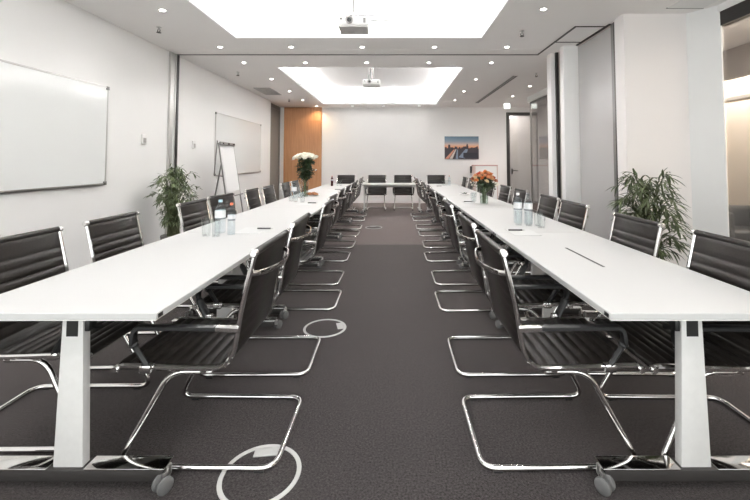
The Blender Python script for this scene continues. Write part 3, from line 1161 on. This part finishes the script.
bottle('large clear water bottle with white label beside the red-capped bottle on the left table', -1.43, 3.20, .27, .042, 'blue', (.42, .7))
bottle('small clear water bottle with orange-red cap on the left table', -1.300, 3.11, .255, .029, 'red', (.45, .62))
tumbler('clear tumbler left of the large water bottle on the left table', -1.475, 3.06, .135, .036)
tumbler('clear tumbler in front of the large water bottle on the left table', -1.385, 3.03, .13, .034)
bottle('left of two labelled water bottles standing together on the right table', 1.185, 3.70, .285, .040, 'white', (.45, .7))
bottle('right of two labelled water bottles standing together on the right table', 1.262, 3.64, .285, .040, 'dark', (.45, .7))
tumbler('clear tumbler before the left labelled bottle on the right table', 1.145, 3.56, .13, .034)
tumbler('clear tumbler before the right labelled bottle on the right table', 1.225, 3.52, .13, .034)
tumbler('clear tumbler right of the paired bottles on the right table', 1.305, 3.52, .13, .034)
tumbler('tall clear tumbler nearest the pillar-side edge on the right table', 1.300, 3.42, .135, .035)
# left, by the white roses
bottle('clear bottle with white label beside the white roses', -1.585, 6.15, .26, .042, 'dark', (.40, .7))
tumbler('leftmost clear tumbler before the white roses', -1.50, 5.66, .135, .037)
tumbler('second clear tumbler from the left before the white roses', -1.415, 5.58, .135, .037)
tumbler('clear tumbler standing alone below the white roses', -1.30, 5.52, .135, .036)
# right, by the orange bouquet
tumbler('clear tumbler left of the orange bouquet', 1.13, 5.52, .135, .036)
tumbler('second clear tumbler just left of the orange bouquet', 1.175, 5.66, .135, .036)
# far ends
JUICE = mat('dark_red_juice', (.06, .008, .012), .25)
bottle('small dark red juice bottle at the far end of the left row', -1.469, 9.20, .24, .030, 'red', (.52, .66), JUICE)
tumbler('clear tumbler left of the far left chair beside the juice bottle', -1.345, 9.25, .13, .035)
tumbler('clear tumbler right of two beside the juice bottle', -1.265, 9.22, .13, .035)
tumbler('left clear tumbler at the far end of the right row', 1.20, 9.35, .13, .035)
tumbler('right clear tumbler at the far end of the right row', 1.265, 9.30, .13, .035)
bottle('small clear bottle with red cap at the far end of the right row', 1.345, 9.36, .24, .030, 'red', (.45, .62))

# pens and pads
NOTE = mat('note_paper', (.585, .59, .59), .6)
PENM = mat('pen_black', (.015, .015, .016), .3)
for x, y, l in ((-1.20, 3.29, 'nearest sheet pad on the left row'), (-1.22, 5.33, 'second sheet pad on the left row'), (-1.24, 7.92, 'farthest sheet pad on the left row'),
                (1.06, 3.21, 'nearest sheet pad on the right row'), (1.10, 5.50, 'second sheet pad on the right row'), (1.10, 9.0, 'farthest sheet pad on the right row')):
    nm = MB().box(-.105, .105, -.148, .148, 0, .003).build('notepad', NOTE, None, smooth=False)
    nm.location = (x, y, TZ)
    tag(nm, 'white %s, a black pen on it' % l.replace('sheet pad', 'note pad'), 'note pad', 'note pads on the tables')
    t = thing('pen', 'black pen lying on the %s' % l.replace('sheet pad', 'note pad'), 'pen', (x + (.09 if x < 0 else -.03), y + .06, TZ + .003), 0, 'pens on the tables')
    MB().tube([(-.065, 0, .0065), (.05, 0, .0065)], .0065, 8).build('barrel', PENM, t)
    MB().tube([(.05, 0, .0065), (.074, 0, .0065)], [.0055, .0015], 8).build('tip', ALU, t)
    MB().box(-.06, -.022, -.0015, .0015, .0125, .016).build('clip', ALU, t)


# plates
def plate(label, x, y, r=.11):
    m = MB().lathe([(0, .004), (r * .6, .004), (r * .62, 0), (r * .66, .003), (r, .016), (r, .019), (r * .62, .009), (0, .009)], seg=28)
    o = m.build('dessert_plate', WHITEP)
    o.location = (x, y, TZ)
    tag(o, label, 'plate', 'plates on the tables')


plate('white plate of brown pastries before the white roses', -1.39, 6.62, .12)
PASTRY = noisy(mat('pastry', rough=.55), 40, (.20, .06, .02), (.42, .19, .07))
for k, (dx, dy, a) in enumerate(((-.058, -.03, 20), (.052, -.034, -30), (.0, .055, 70))):
    m = MB().tube(catmull([(-.045, .012, .012), (-.02, -.006, .02), (.02, -.006, .02), (.045, .012, .012)], 4), [.008, .012, .015, .017, .019, .020, .020, .020, .019, .017, .015, .012, .008], 8)
    o = m.build('croissant', PASTRY)
    o.scale = (1.35, 1.35, 1.35)
    o.location = (-1.39 + dx, 6.62 + dy, TZ + .008)
    o.rotation_euler = (0, 0, R(a))
    tag(o, 'small brown pastry on the plate before the white roses, %s' % ('left one', 'right one', 'rear one')[k], 'pastry', 'pastries on the plate')
plate('white plate with a green sprig left of the orange bouquet', 1.235, 6.75, .10)
m = MB()
rl = random.Random(5)
for k in range(9):
    a = rl.uniform(0, 2 * PI)
    d = Vector((math.cos(a), math.sin(a), .35)) * .04
    sd = Vector((-math.sin(a), math.cos(a), 0)) * .012
    c0 = Vector((rl.uniform(-.015, .015), rl.uniform(-.015, .015), .010))
    m.grid([[c0 - sd * .2, c0 + sd * .2], [c0 + d * .5 - sd, c0 + d * .5 + sd], [c0 + d - sd * .1, c0 + d + sd * .1]])
o = m.build('garnish_sprig', DGREEN, recalc=False)
o.scale = (1.5, 1.5, 1.8)
o.location = (1.235, 6.75, TZ)
tag(o, 'small green sprig lying on the plate left of the orange bouquet', 'leaves')


# ================================================================== FLOWERS
def rose_mesh(mat_, seed, r=.035):
    rr = random.Random(seed)
    m = MB()
    m.lathe([(0, r * .85), (r * .22, r * .8), (r * .38, r * .45), (r * .36, 0), (r * .15, -r * .35), (0, -r * .4)], seg=10)
    for ring, (n, rad, hgt, flare) in enumerate(((4, .45, .80, .0), (5, .72, .62, .15), (6, .98, .35, .42))):
        for k in range(n):
            a = 2 * PI * k / n + ring * .5 + rr.uniform(-.15, .15)
            rows = []
            for i in range(4):
                v = i / 3
                row = []
                for j in range(4):
                    u = (j / 3 - .5)
                    aa = a + u * (2 * PI / n) * 1.25 * (.45 + .55 * v if v < .8 else .8)
                    rho = r * (rad * (.35 + .65 * math.sin(v * PI / 2)) + flare * v * v * .5)
                    z = r * (-.4 + (hgt + .4) * v - flare * v ** 3 * .35 - abs(u) * .25 * v)
                    row.append((rho * math.cos(aa), rho * math.sin(aa), z))
                rows.append(row)
            m.grid(rows)
    return m


def leaf(m, base, direction, length, width, droop=.2, fold=.25, nseg=4):
    d = direction.normalized()
    side = d.cross(Vector((0, 0, 1)))
    if side.length < .05:
        side = Vector((1, 0, 0))
    side.normalize()
    upv = side.cross(d)
    rows = []
    for i in range(nseg + 1):
        s = i / nseg
        w_ = width * math.sin(PI * min(1, (s * .92 + .06))) ** .8 * .5
        p = base + d * (length * s) + Vector((0, 0, -droop * length * s * s))
        rows.append([p - side * w_ + upv * w_ * fold * 2, p, p + side * w_ + upv * w_ * fold * 2])
    m.grid(rows)


def bouquet(name, label, x, y, z0, blooms, leafmat, foliage_r, foliage_z, stem_to, nleaf=70, side_white=0):
    """blooms: list of (dx,dy,dz,r,material,seed)"""
    t = thing(name, label, 'flowers', (x, y, TZ))
    st = MB()
    for i, (dx, dy, dz, r_, m_, sd) in enumerate(blooms):
        o = rose_mesh(m_, sd, r_).build('bloom', m_, t, recalc=False, angle=1.5)
        o.location = (dx, dy, dz)
        o.rotation_euler = (R(-50) * dy / .2, R(50) * dx / .2, sd)
        if i % 2 == 0:
            k = .10
            st.tube([(dx * k * 1.2, dy * k * 1.2, .02), (dx * .12, dy * .12, z0 * .75), (dx * .6, dy * .6, z0 + (dz - z0) * .5), (dx, dy, dz - .01)], .0032, 5)
    st.build('stems', STEM, t)
    rr = random.Random(len(label))
    lf = MB()
    for k in range(nleaf):
        a = rr.uniform(0, 2 * PI)
        el = rr.uniform(-.5, .9)
        d = Vector((math.cos(a) * math.cos(el), math.sin(a) * math.cos(el), math.sin(el)))
        zz = rr.uniform(*foliage_z)
        hz_ = (zz - foliage_z[0]) / (foliage_z[1] - foliage_z[0])
        aa, qq = rr.uniform(0, 2 * PI), foliage_r * math.sqrt(rr.random()) * (.35 + .75 * math.sin(PI * (.12 + .75 * hz_)))
        q = Vector((qq * math.cos(aa), qq * math.sin(aa), zz))
        leaf(lf, q, d, rr.uniform(.05, .10), rr.uniform(.025, .045), .3)
    lf.build('foliage', leafmat, t, recalc=False)
    return t


def vase(label, x, y, h, r, water=.6):
    t = thing('glass_vase', label, 'vase', (x, y, TZ))
    MB().lathe([(0, 0), (r * .92, 0), (r * .95, .006), (r, h * .6), (r * 1.05, h), (r * 1.05 - .004, h), (r - .004, h * .6), (r * .9, .012), (0, .012)], seg=26).build('body', GLASS, t)
    MB().lathe([(0, .013), (r * .89, .013), (r * .94, h * water), (0, h * water)], seg=22).build('water', glassy('vase_water', (.80, .86, .80), .02), t)
    return t


rb = random.Random(21)
bl = []
for k in range(26):          # white roses: a flat dome
    a = k * 2.399963
    rad = .182 * math.sqrt((k + .5) / 26)
    bl.append((rad * math.cos(a), rad * math.sin(a) * .9, .705 - (rad / .182) ** 2 * .065 + rb.uniform(-.008, .008), .042, WROSE, k))
vase('tall glass vase holding the white roses on the left row', -1.455, 6.35, .30, .052)
bouquet('white_rose_bouquet', 'bouquet of white roses with dark leaves in a tall vase on the left row', -1.455, 6.35, .30, bl, DGREEN, .115, (.30, .65), .3, 420)
OR = [mat('orange_rose', (.62, .19, .05), .6), mat('peach_rose', (.72, .38, .20), .6), mat('red_orange_rose', (.45, .07, .03), .6), mat('cream_rose', (.75, .62, .40), .6), mat('rust_rose', (.42, .13, .06), .6)]
bl = []
for k in range(38):
    a = k * 2.399963
    rad = .165 * math.sqrt((k + .5) / 38)
    bl.append((rad * math.cos(a), rad * math.sin(a), .44 - (rad / .165) ** 2 * .12 + rb.uniform(-.012, .012), .030, OR[rb.choice((0, 0, 1, 1, 2, 3, 4))], k + 40))
for k in range(7):
    a = rb.uniform(0, 2 * PI)
    bl.append((.19 * math.cos(a), .19 * math.sin(a), rb.uniform(.24, .29), .015, WROSE, k + 90))
vase('round clear glass vase holding the orange roses on the right row', 1.235, 5.30, .20, .058)
bouquet('orange_rose_bouquet', 'bouquet of orange, peach and rust roses in a glass vase on the right row', 1.235, 5.30, .20, bl, DGREEN, .12, (.23, .38), .2, 170)

# clear carafe next to the white roses
t = thing('glass_carafe', 'clear glass carafe left of the tall vase with white roses', 'carafe', (-1.49, 6.18, TZ))
MB().lathe([(0, 0), (.04, 0), (.044, .01), (.044, .14), (.022, .22), (.020, .27), (.026, .29), (.024, .29), (.018, .27), (.020, .22), (.041, .14), (.041, .012), (0, .012)], seg=22).build('body', GLASS, t)
MB().lathe([(0, .013), (.040, .013), (.040, .11), (0, .11)], seg=18).build('water', glassy('carafe_water', (.9, .94, .94), .02), t)


# ================================================================== PLANTS
def palm(label, x, y, matl, crown, seed, ntwig, leaf_len, leaf_w, pot_r=.16, pot_h=.28):
    """crown(rr, s) -> tip position of a twig for s in 0..1"""
    rr = random.Random(seed)
    t = thing('potted_palm', label, 'plant', (x, y, 0))
    MB().lathe([(0, 0), (pot_r * .75, 0), (pot_r * .80, .01), (pot_r, pot_h), (pot_r * .92, pot_h), (pot_r * .90, pot_h - .03), (0, pot_h - .03)], seg=26).build('pot', POT, t)
    MB().lathe([(0, pot_h - .025), (pot_r * .9, pot_h - .028)], seg=20).build('soil', SOIL, t)
    cn, lf = MB(), MB()
    for k in range(ntwig):
        s = (k + .5) / ntwig
        tip = crown(rr, s)
        b = Vector((tip.x * .12 + rr.uniform(-.05, .05), tip.y * .12 + rr.uniform(-.05, .05), pot_h - .03))
        mid = Vector((tip.x * .30, tip.y * .30, pot_h + (tip.z - pot_h) * .70))
        mid2 = Vector((tip.x * .72, tip.y * .72, tip.z + .02))
        path = catmull([b, mid, mid2, tip], 5)
        cn.tube(path, [.004 - .003 * i / (len(path) - 1) for i in range(len(path))], 5)
        n = rr.randint(9, 13)
        for i in range(n):
            f_ = .30 + .70 * (i + .5) / n
            p = path[min(len(path) - 1, int(f_ * (len(path) - 1)))]
            q = path[min(len(path) - 1, int(f_ * (len(path) - 1)) + 1)]
            ax = (q - p) if (q - p).length > 1e-6 else (tip - mid2)
            ax.normalize()
            side = ax.cross(Vector((rr.uniform(-.4, .4), rr.uniform(-.4, .4), 1))).normalized() * (1 if i % 2 else -1)
            d = (ax * rr.uniform(.5, 1.0) + side * rr.uniform(.4, .9) + Vector((0, 0, rr.uniform(-.25, .35))))
            leaf(lf, p + ax * rr.uniform(0, .03), d, leaf_len * rr.uniform(.7, 1.15), leaf_w * rr.uniform(.8, 1.2), rr.uniform(.1, .5))
        leaf(lf, tip, (tip - mid2), leaf_len, leaf_w, .3)
    cn.build('canes', CANE, t)
    lf.build('foliage', matl, t, recalc=False)
    return t


def crown_left(rr, s):
    z = .45 + .76 * s
    wid = (.17 + .15 * (1 - abs((s - .58) / .58))) if s < .9 else .10
    a = rr.uniform(0, 2 * PI)
    q = wid * rr.uniform(.35, 1.1)
    return Vector((q * math.cos(a), q * math.sin(a), z))


def crown_right(rr, s):
    z = .38 + .80 * s
    wid = .18 + .17 * math.sin(PI * min(1, s * .95))
    a = rr.uniform(0, 2 * PI)
    q = wid * rr.uniform(.5, 1.05)
    return Vector((q * math.cos(a), q * math.sin(a), z))


palm('bushy potted palm on the floor by the left wall near the partition post', -3.15, 5.55, GREEN, crown_left, 4, 140, .085, .017)
palm('leafy potted bamboo palm on the floor in front of the right pillar', 2.575, 3.92, GREEN2, crown_right, 9, 100, .125, .020)
